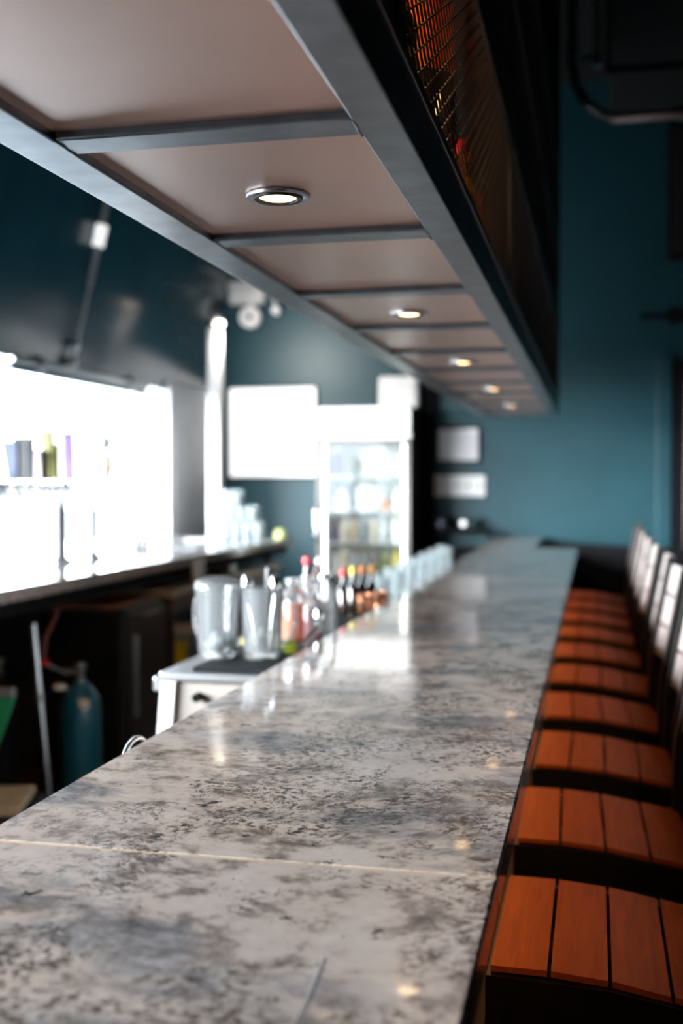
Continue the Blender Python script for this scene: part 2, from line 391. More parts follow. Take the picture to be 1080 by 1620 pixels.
# strut lying along the panel
st = empty('lift_strut', 'slim metal strut with white added-glow sleeve rising up the navy panel', 'strut', (lean(2.42), 7.5, 2.42))
d = Vector((lean(3.7)-lean(2.42), 0, 1.28)); off = Vector((.05, 0, 0))
MB().tube([off, off+d*.45], .012).build('rod', 'satin', st, True)
MB().tube([off+d*.44, off+d*.985], .022).build('tube', 'grey', st, True)
sl = MB().tube([off+d*.655, off+d*.69, off+d*.70, off+d*.71, off+d*.77], [.043, .043, .036, .043, .043], 14).build('sleeve', 'sign', st, True); tag(sl, 'white sleeve with added glow')  # sleeve is no lamp, its brightness is put in as glow
MB().box(.0, .075, -.035, .035, -.01, .05, .006).build('bracket', 'satin', st)
MB().box(.0, .10, -.05, .03, .12, .18, .01).build('clamp', 'satin', st)
# small spot lamp on the white post
sp = empty('spot_lamp', 'small wall spot lamp glowing orange on top of the white post', 'lamp', (-3.17, 9.30, 2.92))
MB().tube([(0, 0, 0), (0, 0, .22)], .012).build('stem', 'satin', sp, True)
MB().lathe([(0, .22), (.045, .21), (.055, .14), (.055, .05), (.05, .04), (0, .04)], (.0, -.03, .0), 16).build('lamp_head', 'satin', sp, True)
MB().lathe([(0, .0), (.042, .005), (.042, .035), (0, .035)], (.03, -.05, .0), 16).build('lens', 'spot', sp, True)

pl_ = bpy.data.lights.new('added_wall_fill', 'SPOT'); pl_.energy = 170.0; pl_.spot_size = math.radians(165); pl_.spot_blend = 1.0; pl_.shadow_soft_size = .05; pl_.color = (1.0, .96, .92)  # added light beside the spot lamp, brightens the back wall and pale panel
lo = bpy.data.objects.new('added_wall_fill', pl_); COL.objects.link(lo); lo.location = (-3.05, 9.14, 2.93)
lo.rotation_euler = Vector((-.75, -1.0, .55)).to_track_quat('Z', 'Y').to_euler()
# ------------------------------------------------------------------ back counter with the opening
bc = empty('back_counter', 'long grey stone counter running through the bright window opening', 'counter', (0, 0, 0))
MB().box(-4.12, -2.46, -2.4, 9.16, 1.066, 1.126, .006).build('worktop', 'stone_back', bc)
MB().box(-4.12, -3.705, 9.16, 9.44, 1.066, 1.126, .004).build('sill', 'stone_back', bc)
MB().box(-2.60, -2.50, -2.4, 9.10, 1.00, 1.066).build('edge_rail', 'black', bc)
MB().box(-3.67, -3.6, -2.4, 9.1, 0, 1.066).build('back_board', 'black', bc)
for y in (-2.3, .9, 4.2, 8.9):
    MB().box(-2.64, -2.58, y, y+.06, 0, 1.0).build('leg', 'blacksteel', bc)
o = MB().box(-2.83, -2.81, -2.4, 6.6, 1.1265, 1.130).build('drain_edge', 'black', bc)
def tap_tower(loc, label, top, n):
    t = empty('beer_tower', label, 'beer tap', loc)
    MB().lathe([(0, 0), (.075, 0), (.075, .012), (.05, .03), (0, .03)], n=20).build('base_flange', 'chrome', t, True)
    MB().lathe([(.040, .02), (.040, top), (0, top)], n=20).build('column', 'darksatin', t, True)
    return t
tw = tap_tower((-2.99, 5.97, 1.126), 'wide chrome beer tower with a row of tap handles before the window', .40, 8)
MB().tube([(0, .07, .42), (0, -1.7, .42)], .045, 16).build('cross_pipe', 'chrome', tw, True)
MB().lathe([(0, -.09), (.03, -.085), (.055, -.02), (.06, .05), (.055, .07), (0, .07)], (0, 0, .40), 18).build('elbow', 'chrome', tw, True)
MB().box(-.03, .03, -1.0, -.94, 0, .40, .006).build('rear_column', 'satin', tw)
hc = [('navy blue', 'navyblue', -.63, .20, .07), ('charcoal', 'charcoal', -.49, .225, .09), ('pale pink', 'pink', -.37, .165, .05),
      ('dark green black', 'black', -.30, .16, .045), ('olive green', 'olive', -.23, .27, .055), ('pale green', 'palegreen', -.17, .20, .045), ('white and pink', 'pink', -.09, .28, .06), ('purple', 'purple', .02, .275, .05)]
for k, (cn, mt, dy, h, wd) in enumerate(hc):
    yy = 5.91+dy
    f = empty('beer_faucet', f'chrome beer faucet with {cn} paddle handle on the wide tower', 'faucet', (-2.99, yy, 1.546), group='beer faucets on the wide tower')
    MB().tube([(.04, 0, 0), (.10, 0, .0), (.125, 0, -.03), (.13, 0, -.09)], [.013, .014, .012, .009]).build('spout', 'chrome', f, True)
    MB().lathe([(.012, 0), (.014, .02), (.01, .05), (0, .055)], (.095, 0, .005), 12).build('collar', 'chrome', f, True)
    hm = MB(); l = -.16*h
    hm.hexa([(.095-wd*.4, -.014, .05), (.095+wd*.4, -.014, .05), (.095+wd*.4, .014, .05), (.095-wd*.4, .014, .05)],
            [(.095-wd*.6, -.018+l, .05+h), (.095+wd*.6, -.018+l, .05+h), (.095+wd*.6, .018+l, .05+h), (.095-wd*.6, .018+l, .05+h)])
    hm.build('handle', mt, f)
t2 = tap_tower((-2.95, 6.32, 1.126), 'slim single beer column with a long wooden tap handle', .37, 1)
t2.scale = (.72, .72, 1)
f = empty('beer_faucet', 'single faucet with long tapered wooden handle and dark ball', 'faucet', (-2.95, 6.32, 1.49))
MB().tube([(0, 0, -.02), (.07, .02, .0), (.10, .03, -.05)], [.016, .014, .010]).build('spout', 'chrome', f, True)
MB().lathe([(0, .03), (.010, .03), (.018, .10), (.032, .18), (.030, .24), (.016, .27), (0, .27)], (.06, .09, 0), 14).build('handle', 'brownwood', f, True)
MB().lathe([(0, .285), (.032, .297), (.044, .335), (.032, .374), (0, .386)], (.05, .07, 0), 16).build('ball_finial', 'grey', f, True)
MB().tube([(.06, .02, .0), (.06, .09, .035)], .009).build('lever', 'chrome', f, True)
# payment terminal-like gadget on the counter
g = empty('card_machine', 'small dark gadget with grey body lying on the back counter', 'gadget', (-3.03, 7.26, 1.126), -.5)
MB().box(-.13, .02, -.07, .07, 0, .065, .012).build('body', 'grey', g)
MB().box(.02, .13, -.06, .06, 0, .05, .012).build('keypad', 'blackplastic', g)
MB().box(.13, .19, -.04, .04, 0, .03, .006).build('strap', 'pink', g)
tag(MB().box(-.25, .2, -.1, .1, 0, .006, .002).build('tray', 'grey'), 'thin grey tray on the back counter under the dark gadget', 'tray').location = (-2.88, 7.4, 1.126)
bpy.data.objects['tray'].rotation_euler = (0, 0, .2)
g.location.z = 1.132

# stacked clear glasses at the counter's end
def tumbler_proto(name, h, r, label, group, mat='glass', loc=(0, 0, 0)):
    m = MB().lathe([(0, .006), (r*.8, .006), (r*.78, 0), (r*.82, 0), (r*.86, .01), (r, h), (r-.003, h), (r*.82, .016), (0, .016)], n=20)
    o = m.build(name, mat, None, True); tag(o, label, 'glass', group); o.location = loc; return o
gp = tumbler_proto('drinking_glass', .13, .042, 'clear tumbler in the pile of glasses at the far end of the back counter', 'piled tumblers at the far end of the back counter', loc=(-3.07, 8.92, 1.126))
first = True
for lvl, cnt in ((0, 5), (1, 4), (2, 2)):
    for row in range(2):
        for i in range(cnt):
            p = (-3.07+i*.092+lvl*.044, 8.93+row*.10, 1.126+lvl*.131)
            if first: gp.location = p; first = False
            else:
                c = gp.copy(); COL.objects.link(c); c.location = p
o = MB().lathe([(0, 0), (.05, .0), (.055, .02), (.05, .05), (.03, .07), (0, .075)], n=18).build('lime_fruit', 'palegreen', None, True); o.location = (-2.54, 9.04, 1.126); tag(o, 'pale green round thing at the end of the back counter', 'fruit')
o = MB().lathe([(0, 0), (.12, 0), (.17, .012), (.16, .016), (.11, .008), (0, .008)], n=28).build('serving_plate', 'whitepl', None, True); o.location = (-2.95, 8.35, 1.126); tag(o, 'bright white oval plate on the back counter beside the glasses', 'plate')

# ------------------------------------------------------------------ under the back counter
def gas_cylinder(loc, mat, label, cap=True):
    t = empty('gas_cylinder', label, 'gas cylinder', loc)
    MB().lathe([(0, 0), (.09, 0), (.097, .02), (.097, .50), (.09, .555), (.06, .60), (.035, .62), (.03, .64), (0, .64)], n=28).build('tank', mat, t, True)
    MB().lathe([(.022, .63), (.022, .69), (.03, .70), (.03, .72), (0, .72)], n=14).build('valve', 'satin', t, True)
    MB().tube([(.0, 0, .68), (-.08, -.02, .68)], .014).build('outlet', 'satin', t, True)
    k = MB().lathe([(0, .0), (.028, .004), (.03, .02), (0, .03)], (-.13, -.12, .725), 14).build('knob', 'red', t, True); tag(k, 'red knob')
    MB().tube([(-.13, -.12, .73), (-.08, -.02, .68)], .007).build('gauge_stem', 'satin', t, True)
    MB().lathe([(0, 0), (.03, 0), (.03, .02), (0, .02)], (-.085, -.04, .60), 14).build('gauge', 'whitepl', t, True)
    s = MB().box(.03, .075, -.085, -.06, .52, .56, .004).build('sticker', 'cream', t)
    return t
gas_cylinder((-2.40, 5.0, 0), M['bluecyl'], 'blue gas cylinder with red knob standing under the back counter')
gas_cylinder((-2.86, 5.05, 0), M['black'], 'black gas cylinder behind the blue one under the counter')
h = MB().tube([(-2.52, 4.86, .76), (-2.53, 4.9, .85), (-2.52, 5.0, .95), (-2.56, 5.05, .998)], .010).build('gas_hose', 'maroon', None, True); tag(h, 'dark red hose hanging from the counter to the red knob', 'hose')
p = empty('mop', 'silver handled mop leaning against the dark back counter', 'mop', (-2.36, 4.62, 0))
MB().tube([(0, 0, .06), (-.10, .03, .95)], .014).build('handle', 'satin', p, True)
MB().tube([(-.063, .02, .60), (-.067, .021, .64)], .019).build('collar', 'grey', p, True)
MB().box(-.12, .12, -.04, .04, 0, .07, .01).build('mop_head', 'grey', p)
p = empty('dustpan', 'green long plastic dustpan hanging below the back counter', 'dustpan', (-2.52, 4.52, 0))
MB().hexa([(-.16, 0, .30), (-.10, 0, .30), (-.10, .02, .30), (-.16, .02, .30)], [(-.16, 0, .64), (.035, 0, .64), (.035, .02, .64), (-.16, .02, .64)]).build('pan', 'green', p)
MB().tube([(-.08, .01, .63), (-.10, .02, .98)], .010).build('handle', 'grey', p, True)
MB().box(-.16, .03, -.01, .03, .64, .68, .004).build('rim', 'grey', p)
o = MB().box(-.14, .10, -.12, .22, 0, .035, .005).build('wooden_board', 'lightwood'); o.location = (-2.31, 4.08, .285); o.rotation_euler = (0, 0, .3); tag(o, 'pale wooden board on the dark crate below the counter', 'board')
o = empty('crate', 'black crate under the pale wooden board', 'crate', (-2.31, 4.08, 0), .3)
MB().box(-.16, .12, -.14, .24, 0, .285, .006).build('body', 'black', o); MB().box(-.17, .13, -.15, .25, .25, .28, .004).build('rim', 'blackplastic', o)
fr = empty('under_counter_fridge', 'black under-counter fridge behind the white ice station', 'fridge', (-2.98, 5.72, 0))
MB().box(-.32, .50, 0, .55, .02, .90, .008).build('body', 'blackplastic', fr)
MB().box(.0, .46, -.03, 0, .06, .86, .008).build('side_panel', 'black', fr)
d_ = MB().box(.50, .53, .01, .54, .06, .87, .006).build('door', 'blackplastic', fr)
MB().box(.53, .55, .04, .07, .3, .75, .004).build('handle', 'satin', d_)
MB().box(.505, .535, .18, .42, .84, .86, .001).build('badge', 'grey', fr)
ws = empty('work_table', 'low pale wooden work table behind the ice station', 'table', (-2.45, 6.35, 0))
MB().box(-.55, 0, 0, 2.4, .90, .945, .005).build('table_top', 'lightwood', ws)
MB().box(-.54, -.02, .02, 2.38, .80, .90).build('apron', 'darkwood', ws)
MB().box(-.54, -.02, .05, 2.35, .42, .45).build('shelf', 'darkwood', ws)
for x in (-.53, -.07):
    for y in (.03, 2.3): MB().box(x, x+.05, y, y+.05, 0, .8).build('leg', 'blacksteel', ws)
o = MB().box(-.16, .16, -.12, .12, 0, .06, .02).build('folded_cloth', 'cream'); o.location = (-2.62, 6.80, .63); tag(o, 'folded cream cloth on the yellow tub under the work table', 'cloth')
o = empty('tub', 'yellow labelled tub on the shelf of the work table', 'tub', (-2.62, 6.76, .45))
MB().lathe([(0, 0), (.10, 0), (.115, .14), (0, .14)], n=24).build('bucket', 'yellow', o, True); MB().lathe([(0, .14), (.12, .14), (.12, .175), (0, .18)], n=24).build('lid', 'grey', o, True)
o = MB().box(-.11, .11, -.06, .06, 0, .052, .008).build('steel_box', 'satin'); o.location = (-2.62, 7.7, .945); tag(o, 'small metal box on the pale work table', 'box')
o = MB().box(0, .018, -.10, .10, 0, .15, .006).build('hand_towel', 'whitepl'); o.location = (-2.459, 6.8, .955); tag(o, 'small white towel hanging on the edge of the back counter', 'towel')
o = MB().box(-.24, .24, -.32, .32, 0, .02, .004).build('cutting_board', 'brownwood'); o.location = (-2.75, 6.0, .90); tag(o, 'reddish wooden board on the black under-counter fridge', 'board')

# ------------------------------------------------------------------ ice station behind the bar with pitchers
ic = empty('ice_station', 'white and beige drinks station against the back of the bar', 'bar station', (0, 0, 0))
m = MB(); m.hexa([(-1.20, 3.21, .28), (-.90, 3.21, .28), (-.90, 4.60, .28), (-1.20, 4.60, .28)], [(-1.245, 3.21, .985), (-.90, 3.21, .985), (-.90, 4.60, .985), (-1.245, 4.60, .985)])
m.build('body', 'beige', ic)
m = MB(); m.hexa([(-1.33, 3.19, .28), (-1.285, 3.19, .28), (-1.285, 4.6, .28), (-1.33, 4.6, .28)], [(-1.27, 3.19, .99), (-1.225, 3.19, .99), (-1.225, 4.6, .99), (-1.27, 4.6, .99)])
m.build('side_flange', 'whitepl', ic)
MB().box(-1.275, -.90, 3.19, 4.62, .99, 1.018, .006).build('rim', 'satin', ic)
b_ = MB().tube([(-1.155, 3.215, .945), (-1.155, 3.178, .945)], .013, 16).build('button', 'black', ic, True); tag(b_, 'round black button')
MB().box(-1.30, -1.275, 3.20, 3.24, .955, 1.0, .005).build('corner_clip', 'satin', ic)
MB().box(-1.2, -.95, 3.3, 4.5, 0, .28).build('base', 'black', ic)
MB().box(-1.03, -.93, 3.205, 3.212, .945, .965, .001).build('nameplate', 'grey', ic)
o = MB().box(-1.185, -.905, 3.23, 4.58, 0, .012, .003).build('bar_mat', 'rubber'); o.location.z = 1.018; tag(o, 'black rubber mat on the drinks station under the pitchers', 'mat')
ZM = 1.030
def pitcher(loc, label, rz=0):
    t = empty('pitcher', label, 'pitcher', loc, rz)
    MB().lathe([(0, .004), (.052, .004), (.056, 0), (.060, .03), (.068, .20), (.070, .225), (.066, .225), (.062, .20), (.054, .03), (.050, .014), (0, .014)], n=72, rib=.012, ribs=18).build('jug', 'plastic_clear', t, True)
    MB().tube([(.062, 0, .19), (.10, 0, .185), (.112, 0, .15), (.108, 0, .09), (.085, 0, .05), (.06, 0, .045)], .008).build('handle', 'plastic_clear', t, True)
    return t
p1 = pitcher((-1.170, 3.42, ZM), 'clear ribbed pitcher with lid at the left of the mat, nearest the window', 2.6)
MB().lathe([(.072, .22), (.072, .228), (.066, .245), (.035, .255), (0, .257)], n=36).build('lid', 'plastic_clear', p1, True)
im = MB()
for k in range(34):
    a, r = random.random()*2*PI, random.random()*.04
    mt = Matrix.Translation((r*math.cos(a), r*math.sin(a), .025+random.random()*.045)) @ Matrix.Rotation(random.random()*3, 4, Vector((random.random(), random.random(), 1)).normalized())
    im.box(-.011, .011, -.011, .011, -.011, .011, .003, mt)
o = im.build('ice_cubes', 'ice'); o.location = (-1.170, 3.42, ZM); tag(o, 'heap of ice cubes inside the lidded pitcher', 'ice', kind='stuff')
pitcher((-1.030, 3.45, ZM), 'clear open pitcher holding black and metal bar tools', .4)
def tool(name, base, top, r, mat, label, cat, head=None):
    t = empty(name, label, cat, base)
    dv = Vector(top)-Vector(base)
    MB().tube([(0, 0, 0), dv*.5, dv], [r*.8, r, r*1.1]).build('shaft', mat, t, True)
    if head: head(t, dv)
def cone_h(t, dv): MB().lathe([(0, .0), (.016, .01), (.02, .04), (.012, .06), (0, .062)], dv, 14).build('head', 'chrome', t, True)
tool('muddler', (-1.02, 3.46, ZM+.02), (-1.012, 3.47, ZM+.285), .013, 'blackplastic', 'black muddler sticking up from the open pitcher', 'bar tool')
tool('bar_spoon', (-1.04, 3.44, ZM+.02), (-1.082, 3.46, ZM+.20), .005, 'chrome', 'shiny bar spoon leaning left in the open pitcher', 'bar tool', cone_h)
tool('tongs', (-1.01, 3.45, ZM+.02), (-.99, 3.46, ZM+.20), .006, 'chrome', 'steel tongs leaning right in the open pitcher', 'bar tool', cone_h)
tool('jigger_handle', (-1.05, 3.46, ZM+.02), (-1.045, 3.47, ZM+.17), .014, 'chrome', 'short steel tool upright in the open pitcher', 'bar tool').__class__ if False else None
o = MB().lathe([(0, 0), (.016, .006), (.022, .025), (.016, .045), (.005, .052), (0, .053)], n=18).build('lemon', 'lemon', None, True); o.location = (-1.13, 3.62, ZM); tag(o, 'small yellow lemon between the two pitchers', 'fruit')
o = MB().lathe([(0, 0), (.018, .006), (.026, .026), (.018, .046), (0, .052)], n=18).build('lime', 'lime', None, True); o.location = (-.958, 3.52, ZM); tag(o, 'yellow-green lime beside the open pitcher', 'fruit')
def jar(loc, label, mat, h=.19, r=.045, cap='chrome'):
    t = empty('juice_bottle', label, 'bottle', loc)
    MB().lathe([(0, 0), (r, 0), (r, h*.72), (r*.85, h*.84), (r*.6, h*.9), (r*.6, h), (0, h)], n=28).build('bottle_body', 'glass', t, True)
    MB().lathe([(0, .004), (r*.9, .004), (r*.9, h*.66), (0, h*.66)], n=24).build('juice', mat, t, True)
    MB().lathe([(0, h), (r*.7, h), (r*.7, h+.018), (0, h+.02)], n=20).build('cap', cap, t, True)
jar((-1.035, 3.85, ZM), 'orange juice bottle with shiny cap right of the pitchers', M['orangeliq'], .20, .043)
jar((-.975, 3.86, ZM), 'red syrup bottle between the orange bottle and clear bottle', M['redliq'], .17, .036)
jar((-1.045, 4.10, ZM), 'second orange juice bottle behind the red syrup', M['orangeliq'], .19, .040)
o = empty('water_bottle', 'clear ribbed water bottle at the right end of the mat', 'bottle', (-.965, 4.02, ZM))
MB().lathe([(0, 0), (.045, 0), (.047, .02), (.047, .15), (.042, .18), (.022, .205), (0, .205)], n=36, rib=.015, ribs=12).build('bottle_body', 'plastic_clear', o, True)
MB().lathe([(0, .205), (.018, .205), (.016, .22), (0, .225)], n=16).build('cap', 'chrome', o, True)
# metal scoop and skewered cherries
tool('cocktail_strainer', (-.955, 3.66, ZM+.005), (-.93, 3.80, ZM+.06), .012, 'chrome', 'steel strainer lying before the water bottle', 'bar tool', cone_h)
p = empty('pour_bottle', 'slim dark bottle with red ball stopper rising behind the pitchers', 'bottle', (-1.10, 4.30, ZM))
MB().lathe([(0, 0), (.035, 0), (.035, .13), (.014, .19), (.012, .23), (0, .23)], n=22).build('bottle_body', 'darkglass', p, True)
MB().lathe([(0, .228), (.014, .235), (.018, .25), (.012, .264), (0, .268)], n=16).build('stopper', 'stopperred', p, True)
p = empty('cherry_pick', 'tall pick with pink cherry on top leaning out of the bottles', 'pick', (-1.06, 4.20, ZM))
MB().tube([(0, 0, .0), (-.01, 0, .14), (.03, 0, .245)], .006).build('stick', 'maroon', p, True)
MB().lathe([(0, 0), (.012, .006), (.014, .018), (.008, .03), (0, .032)], (.032, 0, .24), 14).build('cherry', 'pink', p, True)

# ledge behind the bar for glasses and bottles
lg = empty('back_ledge', 'dark ledge along the back edge of the stone bar', 'shelf', (0, 0, 0))
MB().box(-1.16, -.885, 4.66, 8.4, .955, .985, .004).build('shelf_board', 'blacksteel', lg)
for y in (4.8, 6.5, 8.2): MB().box(-1.14, -.90, y, y+.04, 0, .955).build('support', 'blacksteel', lg)
ZL = .985
def bottle(loc, label, cap, body='darkglass', h=.16, r=.03, lab=True, group=None):
    t = empty('liquor_bottle', label, 'bottle', loc, group=group)
    MB().lathe([(0, 0), (r, 0), (r, h*.62), (r*.8, h*.72), (r*.38, h*.82), (r*.36, h), (0, h)], n=22).build('bottle_body', body, t, True)
    MB().lathe([(0, h), (r*.5, h), (r*.55, h+.02), (r*.3, h+.035), (0, h+.036)], n=16).build('cap', cap, t, True)
    if lab: MB().lathe([(r+.0008, h*.15), (r+.0008, h*.5)], n=22).build('label', 'cream', t, True)
    return t
for k, (x, y, c, cn) in enumerate([(-1.075, 4.84, 'red', 'red'), (-1.055, 4.95, 'yellow', 'yellow'), (-1.02, 4.98, 'orange', 'orange'), (-.985, 5.02, 'gold', 'golden')]):
    bottle((x, y, ZL), f'small dark bitters bottle with {cn} cap in the row behind the bar', c, h=.19, r=.026, lab=False, group='dark bitters bottles behind the bar')
def cup(loc, label):
    t = empty('copper_jigger', label, 'jigger', loc)
    MB().lathe([(0, 0), (.028, .0), (.034, .03), (.038, .085), (.035, .085), (.030, .03), (0, .01)], n=24, rib=.01, ribs=12).build('cup', 'copperm', t, True)
    MB().tube([(.036, 0, .07), (.058, 0, .065), (.056, 0, .03), (.034, 0, .022)], .005).build('handle', 'copperm', t, True)
cup((-.965, 4.76, 1.02), 'copper mug nearest the pitchers on the ledge'); cup((-.925, 4.90, 1.02), 'darker copper mug right of the first one')
for y in (4.76, 4.90):
    o = MB().box(-.04, .04, -.05, .05, 0, .035, .004).build('coaster_stack', 'black'); o.location = (-.965 if y < 4.8 else -.925, y, ZL)
    tag(o, 'black coaster stack under the ' + ('nearer copper mug' if y < 4.8 else 'darker copper mug'), 'coasters')
gl = tumbler_proto('highball_glass', .165, .035, 'x', 'clear highball glasses lined along the back of the bar')
pos = []
for k in range(14):
    pos.append((-.955 - (.07 if k % 2 else 0), 5.12+k*.20, ZL))
for k, p in enumerate(pos):
    c = gl if k == 0 else gl.copy()
    if k: COL.objects.link(c)
    c.location = p; c['label'] = f'clear highball glass, {ORD[k]} of the row behind the bar counting from the copper mugs'
# chrome arch handle near the bar's back edge
h = empty('ice_scoop_handle', 'shiny chrome ring handle showing over the near bar edge', 'handle', (-.925, 2.18, .93))
arc = [(0, -.052*math.cos(a)*1.3, .075+.052*math.sin(a)) for a in [PI*k/14 for k in range(15)]]
MB().tube([(0, -.0676, 0)]+arc+[(0, .0676, 0)], .0055, 12).build('ring', 'chrome', h, True)
MB().box(-.03, .03, -.10, .10, -.012, .0, .003).build('base', 'satin', h)
o = MB().box(-1.03, -.885, 1.9, 2.5, .88, .918, .004).build('speed_rail', 'blacksteel'); tag(o, 'dark steel rail fixed below the near bar edge', 'rail')

# ------------------------------------------------------------------ stone bar
ZB = 1.07
bar = empty('bar_counter', 'long mottled grey and cream stone bar with dark sides', 'bar', (0, 0, 0))
MB().box(-.88, -.121, -.9, 1.4785, ZB-.055, ZB, .004).build('countertop', 'stone', bar)
MB().box(-.88, -.121, 1.4815, 9.0, ZB-.055, ZB, .004).build('countertop', 'stone', bar)
MB().box(-.89, -.46, 9.0, 10.75, ZB-.055, ZB-.001, .004).build('countertop', 'stone', bar)
o = MB().box(-.878, -.123, 1.4787, 1.4813, ZB-.05, ZB-.0004).build('joint', 'tan', bar); tag(o, 'thin pale joint line')
MB().box(-.80, -.40, -.8, 8.9, .08, ZB-.055).build('bar_front', 'darkwood', bar)
MB().box(-.78, -.52, 8.9, 10.75, .08, ZB-.055).build('bar_front', 'darkwood', bar)
MB().box(-.76, -.44, -.8, 10.7, 0, .08).build('plinth', 'black', bar)
s_ = MB(); pts = [(-.278, 1.02, ZB+.0003), (-.2805, 1.10, ZB+.0003), (-.287, 1.19, ZB+.0003)]
for dx in (0, .006):
    for a, b in zip(pts, pts[1:]):
        s_.bar((a[0]+dx*(1 if a is pts[0] else .4), a[1], a[2]), (b[0]+dx*.4, b[1], b[2]), .0009, .0004)
o = s_.build('scratch', 'whitetrim', bar); tag(o, 'thin pale scratch')
# warm strip light under the overhang
ls = empty('strip_light', 'warm strip light tucked under the stone bar overhang', 'light', (-.235, 0, 0))
MB().box(-.012, .012, .2, 8.9, ZB-.075, ZB-.0555).build('channel', 'satin', ls)
MB().box(-.010, .010, .22, 8.88, ZB-.080, ZB-.0755).build('diffuser', 'ledstrip', ls)

# ------------------------------------------------------------------ stools
def make_stool():
    t = empty('bar_stool', 'x', 'stool', (0, 0, 0), group='bar stools in a row along the bar')
    ZS = .75
    # seat slats follow a shallow saddle that falls away from the bar; local x from 0 to .41, y 0..46
    xs = [0, .103, .206, .309, .412]; zz = [0, -.001, -.009, -.026, -.042]
    for i in range(4):
        a, b = xs[i]+.0035, xs[i+1]-.0035; za, zb = ZS+zz[i], ZS+zz[i+1]
        m = MB(); nseg = 8
        for k in range(nseg):
            y0, y1 = .46*k/nseg, .46*(k+1)/nseg
            m.hexa([(a, y0, za-.011), (b, y0, zb-.011), (b, y1, zb-.011), (a, y1, za-.011)], [(a, y0, za), (b, y0, zb), (b, y1, zb), (a, y1, za)])
        bmesh.ops.remove_doubles(m.bm, verts=m.bm.verts, dist=1e-5)
        inner = [f for f in m.bm.faces if len([1 for g in f.verts]) == 4 and abs(f.normal.y) > .9 and .001 < f.calc_center_median().y < .459]
        bmesh.ops.delete(m.bm, geom=list(set(inner)), context='FACES_ONLY')
        m.build('seat_slat', 'orangewood', t)
    fm = MB()
    for ya, yb in ((-.012, .012), (.448, .472)):
        top = [(-.004, ZS-.013), (.206, ZS-.022), (.309, ZS-.039), (.416, ZS-.055)]
        for (xa, za), (xb, zb) in zip(top, top[1:]):
            fm.hexa([(xa, ya, ZS-.105), (xb, ya, ZS-.105), (xb, yb, ZS-.105), (xa, yb, ZS-.105)], [(xa, ya, za), (xb, ya, zb), (xb, yb, zb), (xa, yb, za)])
    fm.box(-.006, .018, 0, .46, ZS-.105, ZS-.014, .003).box(.394, .418, 0, .46, ZS-.105, ZS-.054, .003)
    fm.build('seat_frame', 'blacksteel', t)
    for sx, x in ((-1, .012), (1, .40)):
        for sy, y in ((-1, .0), (1, .46)):
            MB().bar((x, y, ZS-.06), (x+sx*.035, y+sy*.02, 0), .03, .03).build('leg', 'blacksteel', t)
    fr_ = MB()
    for z, e in ((.22, .028),):
        fr_.bar((-.012, -.01, z), (-.012, .47, z), .024, .024)
        fr_.bar((.425, -.01, z+.1), (.425, .47, z+.1), .02, .02)
        fr_.bar((-.01, -.012, z+.05), (.425, -.012, z+.05), .02, .02); fr_.bar((-.01, .472, z+.05), (.425, .472, z+.05), .02, .02)
    fr_.build('footrest', 'blacksteel', t)
    for y in (-.002, .462):
        MB().bar((.408, y, ZS-.07), (.415, y, .90), .034, .03).bar((.415, y, .895), (.487, y, 1.28), .034, .03).build('back_post', 'blacksteel', t)
    def bx(z): return .412+(z-.90)*.19
    for i in range(3):
        z0, z1 = .925+i*.118, .925+i*.118+.108
        m = MB(); nseg = 6
        for k in range(nseg):
            y0, y1 = .016+.428*k/nseg, .016+.428*(k+1)/nseg
            c0, c1 = .018*math.sin(PI*k/nseg), .018*math.sin(PI*(k+1)/nseg)
            m.hexa([(bx(z0)+c0, y0, z0), (bx(z0)+c1, y1, z0), (bx(z0)+.014+c1, y1, z0), (bx(z0)+.014+c0, y0, z0)],
                   [(bx(z1)+c0, y0, z1), (bx(z1)+c1, y1, z1), (bx(z1)+.014+c1, y1, z1), (bx(z1)+.014+c0, y0, z1)])
        bmesh.ops.remove_doubles(m.bm, verts=m.bm.verts, dist=1e-5)
        m.build('back_slat', 'laminate', t)
    return t
st0 = make_stool()
for k in range(10):
    loc = (-.175+random.uniform(-.004, .004)*(k > 0), 1.955+.72*k, 0)
    lab = 'black bar stool with orange slat seat, ' + ('nearest the camera' if k == 0 else f'{ORD[k]} along the bar counting from the nearest' if k < 9 else 'farthest along the bar')
    if k == 0: st0.location = loc; st0['label'] = lab
    else: dup(st0, loc, lab, rz=random.uniform(-.012, .03))

# ------------------------------------------------------------------ overhead canopy and caged bottle rack
XL, XO, XI, XLI = -.842, -.260, -.324, -.762
HB = 2.079; HP = 2.093
ys = [1.547+.695*n for n in range(-3, 11)]       # cross bars
YN, YF = ys[0]-.035, ys[-1]+.037
rk = empty('overhead_rack', 'long steel framed canopy with copper panels hung over the bar', 'canopy', (0, 0, 0))
def lbeam(x0, x1): return MB().box(x0, x1, YN, YF, HB, HB+.09, .003)
lbeam(XL, XLI).build('side_beam', 'steel', rk)
lbeam(XI, XO).build('side_beam', 'steel', rk)
for y in ys:
    MB().box(XLI, XI, y-.036, y+.036, HB+.001, HB+.05, .004).build('cross_beam', 'steel', rk)
for y in ys:
    for x in (XLI, XI):
        MB().tube([(x, y-.036, HB+.001), (x+.002, y-.01, HB), (x-.001, y+.012, HB+.001), (x, y+.036, HB)], [.0015, .0022, .0018, .002], 8).build('weld_seam', 'steel', rk, True)
for a, b in zip(ys, ys[1:]):
    MB().box(XLI, XI, a+.036, b-.036, HP, HP+.006).build('copper_panel', 'copper', rk)
MB().box(XL+.002, XO-.002, YN, YF, HB+.092, HB+.110).build('shelf_board', 'darkwood', rk)
